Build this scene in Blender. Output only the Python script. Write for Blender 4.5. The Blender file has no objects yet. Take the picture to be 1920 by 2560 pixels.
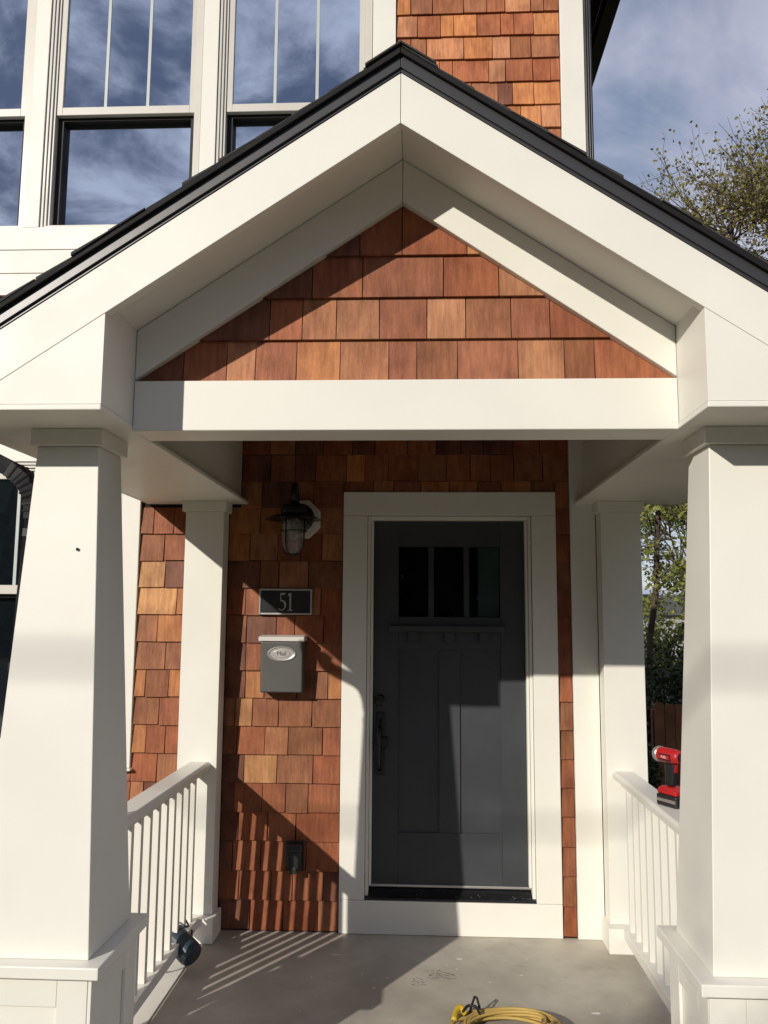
import bpy, bmesh, math, random
from mathutils import Vector, Matrix, Quaternion
random.seed(51)
scene = bpy.context.scene
col = scene.collection

# ------------------------------------------------------------------ camera
CAM = Vector((0.104, -5.0465, 1.8048))
PITCH, YAW, ROLL = math.radians(7.0237), math.radians(2.6621), math.radians(0.3920)
cam_d = bpy.data.cameras.new('camera'); cam = bpy.data.objects.new('camera', cam_d); col.objects.link(cam)
_f = Vector((-math.sin(YAW)*math.cos(PITCH), math.cos(YAW)*math.cos(PITCH), math.sin(PITCH)))
_r = Vector((math.cos(YAW), math.sin(YAW), 0)); _u = _r.cross(_f)
_r2 = math.cos(ROLL)*_r + math.sin(ROLL)*_u; _u2 = -math.sin(ROLL)*_r + math.cos(ROLL)*_u
cam.matrix_world = Matrix.Translation(CAM) @ Matrix((_r2, _u2, -_f)).transposed().to_4x4()
cam_d.sensor_fit = 'HORIZONTAL'; cam_d.sensor_width = 36; cam_d.lens = 36*2092.9/1920
cam_d.clip_start = 0.05; cam_d.clip_end = 3000
scene.camera = cam

# ------------------------------------------------------------------ sky, sun, exposure
SUN = Vector((0.62, 1.0, -0.490)).normalized()          # direction the light travels
world = bpy.data.worlds.new('World'); scene.world = world; world.use_nodes = True
nt = world.node_tree; nt.nodes.clear(); N = nt.nodes.new; L = nt.links.new
out = N('ShaderNodeOutputWorld'); bg = N('ShaderNodeBackground'); L(bg.outputs[0], out.inputs[0])
sky = N('ShaderNodeTexSky'); sky.sky_type = 'NISHITA'; sky.sun_disc = False
sky.sun_elevation = math.asin(-SUN.z); sky.sun_rotation = math.atan2(-SUN.x, -SUN.y)
sky.air_density = 1.0; sky.dust_density = 0.4; sky.ozone_density = 1.6
tc = N('ShaderNodeTexCoord'); sep = N('ShaderNodeSeparateXYZ'); L(tc.outputs['Generated'], sep.inputs[0])
# cloud layer: direction projected on a flat sheet overhead
zz = N('ShaderNodeMath'); zz.operation = 'ADD'; zz.inputs[1].default_value = 0.22; L(sep.outputs['Z'], zz.inputs[0])
zm = N('ShaderNodeMath'); zm.operation = 'MAXIMUM'; zm.inputs[1].default_value = 0.08; L(zz.outputs[0], zm.inputs[0])
dx = N('ShaderNodeMath'); dx.operation = 'DIVIDE'; L(sep.outputs['X'], dx.inputs[0]); L(zm.outputs[0], dx.inputs[1])
dy = N('ShaderNodeMath'); dy.operation = 'DIVIDE'; L(sep.outputs['Y'], dy.inputs[0]); L(zm.outputs[0], dy.inputs[1])
cmb = N('ShaderNodeCombineXYZ'); L(dx.outputs[0], cmb.inputs[0]); L(dy.outputs[0], cmb.inputs[1]); cmb.inputs[2].default_value = 3.7
n1 = N('ShaderNodeTexNoise'); n1.inputs['Scale'].default_value = 2.0; n1.inputs['Detail'].default_value = 9
n1.inputs['Roughness'].default_value = 0.58; n1.inputs['Distortion'].default_value = 0.5; L(cmb.outputs[0], n1.inputs['Vector'])
n2 = N('ShaderNodeTexNoise'); n2.inputs['Scale'].default_value = 1.9; n2.inputs['Detail'].default_value = 7; n2.inputs['Distortion'].default_value = .6; L(cmb.outputs[0], n2.inputs['Vector'])
cr = N('ShaderNodeMapRange'); cr.inputs[1].default_value = 0.28; cr.inputs[2].default_value = 0.54; L(n1.outputs[0], cr.inputs[0])
cr2 = N('ShaderNodeMapRange'); cr2.inputs[1].default_value = 0.36; cr2.inputs[2].default_value = 0.62; L(n2.outputs[0], cr2.inputs[0])
ccol = N('ShaderNodeMix'); ccol.data_type = 'RGBA'; ccol.inputs[6].default_value = (3.9, 4.15, 5.3, 1); ccol.inputs[7].default_value = (5.6, 5.8, 7.0, 1)
L(cr2.outputs[0], ccol.inputs[0])
mix = N('ShaderNodeMix'); mix.data_type = 'RGBA'; L(cr.outputs[0], mix.inputs[0]); L(sky.outputs[0], mix.inputs[6]); L(ccol.outputs[2], mix.inputs[7])
n3 = N('ShaderNodeTexNoise'); n3.inputs['Scale'].default_value = 4.4; n3.inputs['Detail'].default_value = 10; n3.inputs['Roughness'].default_value = .56; n3.inputs['Distortion'].default_value = .35; L(cmb.outputs[0], n3.inputs['Vector'])
c3 = N('ShaderNodeMapRange'); c3.interpolation_type = 'SMOOTHSTEP'; c3.inputs[1].default_value = .40; c3.inputs[2].default_value = .62; L(n3.outputs[0], c3.inputs[0])
bank = N('ShaderNodeMapRange'); bank.interpolation_type = 'SMOOTHSTEP'; bank.inputs[1].default_value = .35; bank.inputs[2].default_value = -.45; L(sep.outputs['Y'], bank.inputs[0])
cumul = N('ShaderNodeMix'); cumul.data_type = 'RGBA'; cumul.inputs[6].default_value = (.95, 1.25, 2.2, 1); cumul.inputs[7].default_value = (5.9, 6.2, 7.7, 1); L(c3.outputs[0], cumul.inputs[0])
bmul = N('ShaderNodeMath'); bmul.operation = 'MULTIPLY'; bmul.inputs[1].default_value = .92; L(bank.outputs[0], bmul.inputs[0])
mix2 = N('ShaderNodeMix'); mix2.data_type = 'RGBA'; L(bmul.outputs[0], mix2.inputs[0]); L(mix.outputs[2], mix2.inputs[6]); L(cumul.outputs[2], mix2.inputs[7])
L(mix2.outputs[2], bg.inputs[0]); bg.inputs[1].default_value = 0.125

sun_d = bpy.data.lights.new('sun', 'SUN'); sun_d.energy = 4.7; sun_d.angle = math.radians(0.55); sun_d.color = (1.0, 0.935, 0.83)
sun = bpy.data.objects.new('sun', sun_d); col.objects.link(sun); sun.rotation_euler = SUN.to_track_quat('-Z', 'Y').to_euler(); sun.location = (-8, -16, 10)
scene.view_settings.view_transform = 'Standard'; scene.view_settings.look = 'None'
scene.view_settings.exposure = -0.26; scene.view_settings.gamma = 1.0; scene.view_settings.use_curve_mapping = False

# ------------------------------------------------------------------ helpers
def link(o, parent=None, kind=None):
    col.objects.link(o)
    if parent:
        o.parent = parent
        if parent.type == 'EMPTY': o.matrix_parent_inverse = Matrix.Translation(parent.location).inverted()
    if kind: o['kind'] = kind
    return o
def thing(name, label, cat, loc=(0, 0, 0), group=None):
    o = bpy.data.objects.new(name, None); o.empty_display_size = 0.1; col.objects.link(o); o.location = loc
    o['label'] = label; o['category'] = cat
    if group: o['group'] = group
    return o
def tag(o, label, cat, group=None):
    o['label'] = label; o['category'] = cat
    if group: o['group'] = group
    return o

class MB:
    """collects faces; build() links them as one mesh object (world coordinates)"""
    def __init__(s): s.v = []; s.f = []
    def add(s, vs, fs):
        b = len(s.v); s.v += [tuple(v) for v in vs]; s.f += [tuple(b+i for i in f) for f in fs]; return s
    def box(s, x0, x1, y0, y1, z0, z1):
        return s.add([(x0,y0,z0),(x1,y0,z0),(x1,y1,z0),(x0,y1,z0),(x0,y0,z1),(x1,y0,z1),(x1,y1,z1),(x0,y1,z1)],
                     [(0,3,2,1),(4,5,6,7),(0,1,5,4),(1,2,6,5),(2,3,7,6),(3,0,4,7)])
    def prism(s, poly, y0, y1):          # poly in x,z, counter-clockwise seen from -Y
        n = len(poly)
        a = sum(poly[i][0]*poly[(i+1)%n][1]-poly[(i+1)%n][0]*poly[i][1] for i in range(n))
        if a < 0: poly = poly[::-1]
        vs = [(x, y0, z) for x, z in poly] + [(x, y1, z) for x, z in poly]
        fs = [tuple(range(n)), tuple(range(2*n-1, n-1, -1))] + [(i, n+i, n+(i+1)%n, (i+1)%n) for i in range(n)]
        return s.add(vs, fs)
    def prism_x(s, poly, x0, x1):        # poly in y,z
        n = len(poly)
        a = sum(poly[i][0]*poly[(i+1)%n][1]-poly[(i+1)%n][0]*poly[i][1] for i in range(n))
        if a < 0: poly = poly[::-1]
        vs = [(x0, y, z) for y, z in poly] + [(x1, y, z) for y, z in poly]
        fs = [tuple(range(n-1, -1, -1)), tuple(range(n, 2*n))] + [((i+1)%n, n+(i+1)%n, n+i, i) for i in range(n)]
        return s.add(vs, fs)
    def frustum(s, cx, cy, z0, z1, h0, h1):
        vs = [(cx+sx*h0, cy+sy*h0, z0) for sx, sy in ((-1,-1),(1,-1),(1,1),(-1,1))] + [(cx+sx*h1, cy+sy*h1, z1) for sx, sy in ((-1,-1),(1,-1),(1,1),(-1,1))]
        return s.add(vs, [(3,2,1,0),(4,5,6,7),(0,1,5,4),(1,2,6,5),(2,3,7,6),(3,0,4,7)])
    def tube(s, pts, rad, n=8, cap=True):
        pts = [Vector(p) for p in pts]; rads = rad if isinstance(rad, (list, tuple)) else [rad]*len(pts)
        d0 = (pts[1]-pts[0]).normalized(); up = Vector((0,0,1)) if abs(d0.z) < .9 else Vector((1,0,0))
        a = d0.cross(up).normalized(); vs = []
        for i, p in enumerate(pts):
            d = (pts[min(i+1,len(pts)-1)]-pts[max(i-1,0)]).normalized()
            a = (a - a.dot(d)*d).normalized(); b = d.cross(a)
            for k in range(n):
                t = 2*math.pi*k/n; vs.append(p + rads[i]*(math.cos(t)*a+math.sin(t)*b))
        fs = []
        for i in range(len(pts)-1):
            for k in range(n): fs.append((i*n+k, i*n+(k+1)%n, (i+1)*n+(k+1)%n, (i+1)*n+k))
        if cap: fs += [tuple(range(n-1,-1,-1)), tuple(range((len(pts)-1)*n, len(pts)*n))]
        return s.add(vs, fs)
    def lathe(s, prof, c, axis='Z', n=24):   # prof: (r, h)
        c = Vector(c); vs = []
        for r, h in prof:
            for k in range(n):
                t = 2*math.pi*k/n
                if axis == 'Z': vs.append(c+Vector((r*math.cos(t), r*math.sin(t), h)))
                else: vs.append(c+Vector((r*math.cos(t), -h, r*math.sin(t))))      # axis towards -Y
        fs = []
        for i in range(len(prof)-1):
            for k in range(n): fs.append((i*n+k, i*n+(k+1)%n, (i+1)*n+(k+1)%n, (i+1)*n+k))
        fs += [tuple(range(n-1,-1,-1)), tuple(range((len(prof)-1)*n, len(prof)*n))]
        return s.add(vs, fs)
    def build(s, name, mat, parent=None, bevel=0, smooth=False, kind=None, segs=2):
        me = bpy.data.meshes.new(name); me.from_pydata(s.v, [], s.f); me.update()
        bm = bmesh.new(); bm.from_mesh(me); bmesh.ops.recalc_face_normals(bm, faces=bm.faces); bm.to_mesh(me); bm.free()
        me.materials.append(mat)
        if smooth:
            for p in me.polygons: p.use_smooth = True
        o = bpy.data.objects.new(name, me); link(o, parent, kind)
        if bevel:
            m = o.modifiers.new('edge', 'BEVEL'); m.width = bevel; m.segments = segs; m.limit_method = 'ANGLE'; m.angle_limit = math.radians(40)
        return o
def box(name, mat, parent, x0, x1, y0, y1, z0, z1, bevel=0.003, kind=None):
    return MB().box(x0, x1, y0, y1, z0, z1).build(name, mat, parent, bevel, kind=kind)

# ------------------------------------------------------------------ materials
def mat_base(name):
    m = bpy.data.materials.new(name); m.use_nodes = True; t = m.node_tree
    return m, t, t.nodes['Principled BSDF'], t.nodes.new, t.links.new
def add_bump(t, b, src, strength, dist=0.002):
    bp = t.nodes.new('ShaderNodeBump'); bp.inputs['Strength'].default_value = strength; bp.inputs['Distance'].default_value = dist
    t.links.new(src, bp.inputs['Height']); t.links.new(bp.outputs[0], b.inputs['Normal'])
def pos_noise(t, scale, detail=4, sc=(1,1,1), rough=.5, rnd=False):
    g = t.nodes.new('ShaderNodeNewGeometry'); mp = t.nodes.new('ShaderNodeMapping'); mp.inputs['Scale'].default_value = sc
    t.links.new(g.outputs['Position'], mp.inputs['Vector'])
    if rnd:
        oi = t.nodes.new('ShaderNodeObjectInfo'); ml = t.nodes.new('ShaderNodeMath'); ml.operation = 'MULTIPLY'; ml.inputs[1].default_value = 47.0
        t.links.new(oi.outputs['Random'], ml.inputs[0]); cb = t.nodes.new('ShaderNodeCombineXYZ')
        t.links.new(ml.outputs[0], cb.inputs[0]); t.links.new(ml.outputs[0], cb.inputs[1]); t.links.new(ml.outputs[0], cb.inputs[2])
        t.links.new(cb.outputs[0], mp.inputs['Location'])
    n = t.nodes.new('ShaderNodeTexNoise'); n.inputs['Scale'].default_value = scale; n.inputs['Detail'].default_value = detail; n.inputs['Roughness'].default_value = rough
    t.links.new(mp.outputs[0], n.inputs['Vector']); return n.outputs[0]
def rng(t, src, a, b, lo, hi):
    r = t.nodes.new('ShaderNodeMapRange'); r.inputs[1].default_value = a; r.inputs[2].default_value = b; r.inputs[3].default_value = lo; r.inputs[4].default_value = hi
    t.links.new(src, r.inputs[0]); return r.outputs[0]
def mixc(t, fac, a, b, mode='MIX'):
    m = t.nodes.new('ShaderNodeMix'); m.data_type = 'RGBA'; m.blend_type = mode
    for s, v in ((0, fac), (6, a), (7, b)):
        if isinstance(v, (tuple, list)): m.inputs[s].default_value = (*v, 1) if len(v) == 3 else v
        elif isinstance(v, (int, float)): m.inputs[s].default_value = v
        else: t.links.new(v, m.inputs[s])
    return m.outputs[2]

def painted(name, c, rough=.45, var=.025, bump=.12, spec=.4):
    m, t, b, n, l = mat_base(name)
    a = pos_noise(t, 3.0, 5, rnd=True); d = pos_noise(t, 40, 3, (1, 1, .15)); e = pos_noise(t, 130, 2)
    c2 = tuple(x*(1-var*1.6) for x in c)
    base = mixc(t, rng(t, a, .35, .7, 0, 1), c2, c)
    # small scuffs and dirt marks left by the painters
    sp = pos_noise(t, 22, 6, rough=.7); dm = rng(t, sp, .70, .78, 0, .35)
    base = mixc(t, dm, base, tuple(x*.62 for x in c)); l(base, b.inputs['Base Color'])
    l(rng(t, a, .3, .7, rough-.06, rough+.1), b.inputs['Roughness']); b.inputs['Specular IOR Level'].default_value = spec
    mx = n('ShaderNodeMath'); mx.operation = 'ADD'; l(d, mx.inputs[0]); l(e, mx.inputs[1]); add_bump(t, b, mx.outputs[0], bump, .0015)
    return m
M = {}
M['white'] = painted('cream_white_paint', (.78, .765, .695))
M['white2'] = painted('cream_white_paint_rail', (.77, .755, .685), .4)
M['vinyl'] = painted('taupe_window_vinyl', (.60, .575, .52), .35, .03, .04)
M['doorgrey'] = painted('slate_door_paint', (.050, .056, .061), .42, .10, .10, .35)
M['black'] = painted('black_metal', (.012, .012, .014), .32, .1, .03, .5)
M['gloss'] = painted('gloss_black_downspout', (.008, .008, .009), .16, .1, .03, .5)
M['iron'] = painted('black_iron', (.010, .011, .012), .28, .1, .05, .5)
M['darkgrey'] = painted('dark_plastic', (.018, .020, .022), .38, .1, .05, .5)
M['mailgrey'] = painted('mailbox_grey_enamel', (.085, .085, .080), .42, .06, .05, .45)
M['silver'] = painted('brushed_nickel', (.55, .54, .51), .32, .05, .04); 
M['silver'].node_tree.nodes['Principled BSDF'].inputs['Metallic'].default_value = .75
M['fence'] = painted('fence_cedar', (.30, .14, .065), .75, .25, .4, .2)
M['trunkmat'] = painted('bark', (.11, .085, .062), .9, .3, .6, .1)
M['red'] = painted('red_plastic', (.50, .018, .02), .35, .08, .03, .5)
M['blueplug'] = painted('blue_grey_plastic', (.028, .048, .065), .38, .1, .05, .5)
M['cable'] = painted('black_rubber', (.012, .011, .010), .5, .1, .05, .4)
M['yellow'] = painted('yellow_cord_rubber', (.50, .345, .10), .5, .22, .12, .35)
M['sheath'] = painted('dark_felt_sheathing', (.030, .018, .012), .8, .1, .1, .2)
M['curtain'] = painted('grey_green_curtain', (.30, .34, .32), .8, .2, .2, .1)
M['stain'] = painted('stained_ceiling_boards', (.14, .075, .045), .55, .15, .3, .3)  # dark stain on the unseen ceiling, also set to cut fill light
M['ground_stone'] = painted('walk_concrete', (.24, .23, .21), .8, .15, .4, .2)
M['farwall'] = painted('far_house_siding', (.35, .36, .36), .7, .05, .1, .2)
M['farroof'] = painted('far_house_roof', (.10, .10, .105), .8, .1, .3, .2)
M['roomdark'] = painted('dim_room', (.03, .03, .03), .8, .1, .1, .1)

def mk_dripmetal():
    m, t, b, n, l = mat_base('graphite_drip_metal')
    b.inputs['Base Color'].default_value = (.035, .036, .039, 1); b.inputs['Roughness'].default_value = .36; b.inputs['Specular IOR Level'].default_value = .55
    add_bump(t, b, pos_noise(t, 14, 2), .08, .004)
    return m
M['drip'] = mk_dripmetal()
M['edge'] = painted('black_roof_edge', (.008, .008, .009), .7, .1, .1, .25)
M['dark_reveal'] = painted('near_black_reveal', (.018, .018, .017), .6, .1, .05, .3)

def mk_cedar():
    m, t, b, n, l = mat_base('stained_cedar_shingle')
    oi = n('ShaderNodeObjectInfo')
    base = oi.outputs['Color']
    grain = pos_noise(t, 60, 5, (1, 1, .07), .6, True)         # vertical sawn grain
    fine = pos_noise(t, 420, 3, (1, 1, .05), .6, True)
    blot = pos_noise(t, 9, 4, (1, 1, .6), .55, True)           # stain absorbed unevenly
    saw = pos_noise(t, 300, 2, (.12, 1, 1), .5, True)          # cross saw marks
    c1 = mixc(t, rng(t, grain, .32, .70, 0, .62), base, (.40, .36, .34), 'MULTIPLY')
    c2 = mixc(t, rng(t, blot, .42, .72, 0, .72), c1, (.50, .40, .42), 'MULTIPLY')
    c3 = mixc(t, rng(t, blot, .20, .40, .40, 0), c2, (1.45, 1.28, 1.05), 'MULTIPLY')
    c4 = mixc(t, rng(t, fine, .45, .75, 0, .30), c3, (.55, .5, .48), 'MULTIPLY')
    wn = pos_noise(t, 3.3, 2, (1, 1, 1), .5, True)
    c5 = mixc(t, rng(t, wn, .62, .74, 0, .5), c4, (.35, .25, .24), 'MULTIPLY')
    l(c5, b.inputs['Base Color'])
    l(rng(t, fine, .3, .7, .42, .66), b.inputs['Roughness']); b.inputs['Specular IOR Level'].default_value = .22
    ad = n('ShaderNodeMath'); ad.operation = 'ADD'; l(grain, ad.inputs[0]); l(saw, ad.inputs[1])
    ad2 = n('ShaderNodeMath'); ad2.operation = 'ADD'; l(ad.outputs[0], ad2.inputs[0]); l(fine, ad2.inputs[1])
    add_bump(t, b, ad2.outputs[0], .45, .0016)
    return m
M['cedar'] = mk_cedar()

def mk_asphalt():
    m, t, b, n, l = mat_base('asphalt_shingle')
    a = pos_noise(t, 260, 3); c = pos_noise(t, 12, 3, rnd=True)
    c1 = mixc(t, rng(t, a, .35, .65, 0, 1), (.012, .012, .012), (.075, .072, .068))
    c2 = mixc(t, rng(t, c, .4, .6, 0, .5), c1, (.03, .028, .025)); l(c2, b.inputs['Base Color']); b.inputs['Roughness'].default_value = .9
    add_bump(t, b, a, .9, .004); return m
M['asphalt'] = mk_asphalt()

def mk_floor():
    m, t, b, n, l = mat_base('painted_porch_concrete')
    a = pos_noise(t, 1.6, 6, rough=.6); c = pos_noise(t, 9, 5, rough=.65); d = pos_noise(t, 90, 4)
    c1 = mixc(t, rng(t, a, .38, .62, 0, 1), (.355, .32, .265), (.50, .465, .395))
    c2 = mixc(t, rng(t, c, .58, .78, 0, .45), c1, (.29, .265, .225))
    c3 = mixc(t, rng(t, d, .62, .75, 0, .35), c2, (.26, .235, .20))
    e = pos_noise(t, 26, 5, rough=.7); c4 = mixc(t, rng(t, e, .70, .76, 0, .5), c3, (.62, .60, .55))
    l(c4, b.inputs['Base Color']); l(rng(t, c, .3, .7, .45, .7), b.inputs['Roughness']); b.inputs['Specular IOR Level'].default_value = .3
    add_bump(t, b, d, .25, .002); return m
M['floor'] = mk_floor()

def mk_glass(name, tint, refl, rough=.0, dark=(.008, .010, .013)):
    m, t, b, n, l = mat_base(name)
    o = t.nodes['Material Output']; g = n('ShaderNodeBsdfGlossy'); g.inputs['Color'].default_value = (*tint, 1); g.inputs['Roughness'].default_value = rough
    b.inputs['Base Color'].default_value = (*dark, 1); b.inputs['Roughness'].default_value = .05
    mx = n('ShaderNodeMixShader'); mx.inputs[0].default_value = refl; l(b.outputs[0], mx.inputs[1]); l(g.outputs[0], mx.inputs[2]); l(mx.outputs[0], o.inputs['Surface'])
    w = pos_noise(t, 1.3, 1, rnd=True); bp = n('ShaderNodeBump'); bp.inputs['Strength'].default_value = .05; bp.inputs['Distance'].default_value = .02
    l(w, bp.inputs['Height']); l(bp.outputs[0], g.inputs['Normal']); return m
M['pane'] = mk_glass('bright_reflect_window_glass', (.80, .90, 1.0), .72)  # reflectance raised so the mirrored sky reads bright
M['pane_low'] = mk_glass('shaded_window_glass', (.8, .9, 1.0), .22)  # same glass with reflectance lowered to read darker
def mk_thin():
    m, t, b, n, l = mat_base('door_glass'); tr = n('ShaderNodeBsdfTransparent'); tr.inputs['Color'].default_value = (.62, .68, .68, 1); g = n('ShaderNodeBsdfGlossy'); g.inputs['Roughness'].default_value = .02
    mx = n('ShaderNodeMixShader'); mx.inputs[0].default_value = .045; l(tr.outputs[0], mx.inputs[1]); l(g.outputs[0], mx.inputs[2]); l(mx.outputs[0], t.nodes['Material Output'].inputs['Surface']); return m
M['doorpane'] = mk_thin()

def mk_jar():
    m, t, b, n, l = mat_base('clear_lantern_glass')
    b.inputs['Base Color'].default_value = (.95, .93, .88, 1); b.inputs['Transmission Weight'].default_value = .93; b.inputs['Roughness'].default_value = .06
    add_bump(t, b, pos_noise(t, 55, 2), .5, .004); return m
M['jar'] = mk_jar()

def mk_leaf(name, c1, c2, trans=.35):
    m, t, b, n, l = mat_base(name)
    g = n('ShaderNodeNewGeometry'); a = pos_noise(t, .9, 3); r = g.outputs['Random Per Island']
    cc = mixc(t, r, c1, c2); cc = mixc(t, rng(t, a, .4, .65, 0, .6), cc, tuple(x*.55 for x in c1)); l(cc, b.inputs['Base Color']); b.inputs['Roughness'].default_value = .55
    tr = n('ShaderNodeBsdfTranslucent'); l(cc, tr.inputs['Color']); mx = n('ShaderNodeMixShader'); mx.inputs[0].default_value = trans
    l(b.outputs[0], mx.inputs[1]); l(tr.outputs[0], mx.inputs[2]); l(mx.outputs[0], t.nodes['Material Output'].inputs['Surface']); return m
M['leaf_gold'] = mk_leaf('autumn_leaves', (.20, .20, .05), (.38, .32, .10))
M['leaf_lime'] = mk_leaf('lime_leaves', (.22, .26, .045), (.40, .40, .08))
M['leaf_dark'] = mk_leaf('hedge_leaves', (.022, .040, .012), (.05, .075, .02), .2)
M['leaf_mid'] = mk_leaf('bush_leaves', (.09, .125, .025), (.20, .23, .045), .3)

def mk_ground():
    m, t, b, n, l = mat_base('lawn_ground')
    a = pos_noise(t, 5, 6); c = pos_noise(t, .4, 3)
    c1 = mixc(t, rng(t, a, .35, .65, 0, 1), (.045, .06, .02), (.11, .11, .04)); c2 = mixc(t, rng(t, c, .4, .6, 0, .6), c1, (.14, .11, .06))
    l(c2, b.inputs['Base Color']); b.inputs['Roughness'].default_value = .95; add_bump(t, b, a, .8, .03); return m
M['lawn'] = mk_ground()

# ------------------------------------------------------------------ setting
GZ = -0.50
def struct(o): o['kind'] = 'structure'; return o
struct(MB().add([(-900,-900,GZ),(900,-900,GZ),(900,900,GZ),(-900,900,GZ)], [(0,1,2,3)]).build('ground', M['lawn']))
struct(box('porch_floor', M['floor'], None, -1.52, 1.58, -2.34, -.002, GZ-.1, 0.0, .01))
st = MB(); st.box(-1.0, 1.05, -2.66, -2.343, GZ-.1, -.165).box(-1.0, 1.05, -2.98, -2.663, GZ-.1, -.33)
struct(st.build('porch_steps', M['ground_stone'], None, .01))
struct(MB().box(-1.6, 1.9, -16, -2.983, GZ-.05, GZ+.02).build('path', M['ground_stone'], None, .01))
struct(MB().box(-60, 60, -30, -16.05, GZ-.05, GZ+.012).build('road', painted('street_asphalt', (.07, .07, .072), .9, .15, .5, .2), None))

# ------------------------------------------------------------------ cedar shingles
TONE = {'o': (.57, .235, .088), 'O': (.68, .335, .135), 't': (.54, .240, .115), 'b': (.37, .150, .070), 'r': (.41, .140, .062), 'd': (.24, .095, .055), 'w': (.40, .148, .073)}
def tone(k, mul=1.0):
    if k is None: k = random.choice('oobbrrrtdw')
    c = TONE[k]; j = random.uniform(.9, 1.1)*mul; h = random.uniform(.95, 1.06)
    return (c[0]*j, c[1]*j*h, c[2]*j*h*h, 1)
def unit_shingle():
    a, b2 = random.uniform(-.012, .012), random.uniform(-.012, .012)
    mb = MB(); s0, s1 = random.uniform(0, .012), random.uniform(0, .012)
    vs = [(s0, -1, a), (1-s1, -1, b2), (1-s1, 0, b2), (s0, 0, a), (0, -.28, 1), (1, -.28, 1), (1, 0, 1), (0, 0, 1)]
    mb.add(vs, [(0,3,2,1),(4,5,6,7),(0,1,5,4),(1,2,6,5),(2,3,7,6),(3,0,4,7)])
    me = bpy.data.meshes.new('shingle'); me.from_pydata(mb.v, [], mb.f); me.update(); me.materials.append(M['cedar']); return me
UNIT = [unit_shingle() for _ in range(10)]
def shingle(x0, x1, z0, z1, parent, tn=None, ybase=0.0, th=.0205, mul=1.0):
    g = random.uniform(.0012, .0028)
    o = bpy.data.objects.new('shingle', random.choice(UNIT)); link(o, parent)
    o.location = (x0+g, ybase, z0+random.uniform(-.0025, .0025)); o.scale = (x1-x0-2*g, th*random.uniform(.9, 1.12), z1-z0-.0005)
    o.color = tone(tn, mul); return o
def course(x0, x1, z0, z1, parent, joints=None, tones=None, clip=None, mul=1.0):
    """one row of shingles between x0 and x1; joints: known joint positions (others are filled in at random)"""
    js = [j for j in (joints or []) if x0+.03 < j < x1-.02]
    pts = [x0]+sorted(js)+[x1]; full = [pts[0]]; known = []
    for a, b2 in zip(pts, pts[1:]):
        w = b2-a; lim = .265 if joints else .21
        if w > lim:
            n = max(2, round(w/random.uniform(.14, .17))); cuts = [a+w*(i+random.uniform(-.22, .22))/n for i in range(1, n)]
            full += cuts
        full.append(b2)
    for i, (a, b2) in enumerate(zip(full, full[1:])):
        t = None
        if tones and len(full)-1 == len(tones): t = tones[i]
        if clip and clip(a, b2, z0, z1): continue
        shingle(a, b2, z0, z1, parent, t, mul=mul)

# ------------------------------------------------------------------ the house
X0 = 0.0284                       # centre line of the porch
house = thing('house', 'two storey cedar shingled house with cream trim, white windows and slate front door', 'house', (-1.0, 3.0, GZ))
def own(o): return o
DOOR = (-.2285, .7535, 0.0, 2.402)
WINS = [(-3.50, -2.469), (-2.365, -1.340), (-1.233, -.225)]
WZ0, WZ1 = 4.265, 6.10
LWIN = (-2.80, -1.735, .98, 2.735)
def wall_cells(x0, x1, z0, z1, openings):
    xs = sorted({x0, x1, *[o[0] for o in openings], *[o[1] for o in openings]}); zs = sorted({z0, z1, *[o[2] for o in openings], *[o[3] for o in openings]})
    mb = MB()
    for a, b2 in zip(xs, xs[1:]):
        run = None
        for c, d in zip(zs, zs[1:]):
            inside = any(o[0] <= (a+b2)/2 <= o[1] and o[2] <= (c+d)/2 <= o[3] for o in openings)
            if not inside: run = (run[0], d) if run else (c, d)
            if inside or d == zs[-1]:
                if run: mb.box(a, b2, 0, .16, *run)
                run = None
    return mb
HX0, HX1, HD, HT = -5.2, 1.128, 5.0, 6.52
ops = [DOOR, LWIN] + [(a, b2, WZ0, WZ1) for a, b2 in WINS]
front = own(wall_cells(HX0, HX1, GZ-.1, HT, ops).build('wall', M['sheath'], house)); front['label'] = 'front wall clad in stained cedar shingles'
side = own(MB().box(HX1-.16, HX1, .163, HD, GZ-.1, HT).build('wall', M['sheath'], house)); side['label'] = 'side wall of the house'
own(MB().box(HX0, HX0+.16, .163, HD, GZ-.1, HT).build('wall', M['sheath'], house))
own(MB().box(HX0, HX1, HD+.003, HD+.16, GZ-.1, HT).build('wall', M['sheath'], house))
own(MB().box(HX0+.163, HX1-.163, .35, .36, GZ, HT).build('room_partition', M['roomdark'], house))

# lower front wall -----------------------------------------------------------
E_, Z0_ = .163, .008
def zrow(k): return Z0_+E_*k
LEFT = {14: ([-1.542, -1.417], 'brr'), 13: ([-1.472], 'br'), 12: ([-1.459], 'Od'), 11: ([-1.383], 'Oo'), 10: ([-1.494], 'bo'), 9: ([-1.439], 'bb'),
        8: ([-1.554], 'dO'), 7: ([-1.466], 'br'), 6: ([-1.537, -1.423], 'orr'), 5: ([-1.466], 'rb'), 4: ([-1.542], 'dr')}
MAIL = {10: ([-.952, -.773, -.662, -.486], 'bdrrr'), 9: ([-.952, -.840, -.641], 'drbr'), 8: ([-.951, -.836, -.641, -.457], 'dobbo'), 7: ([-1.009, -.904, -.748, -.549], 'bObbb'),
        6: ([-.990, -.826, -.687, -.484], 'brtbr'), 5: ([-.946, -.751, -.536], 'dObr'), 4: ([-.999, -.833, -.695, -.563], 'drrbr'), 3: ([-.969, -.798, -.632], 'drrr'),
        2: ([-1.0, -.833, -.568], 'drrr'), 1: ([-.959, -.770, -.467], 'dbrr'), 0: ([-.888, -.697, -.496], 'drrb')}
XLC, XPL = -1.622, -1.302          # right edge of the left window casing, left pilaster
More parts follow.
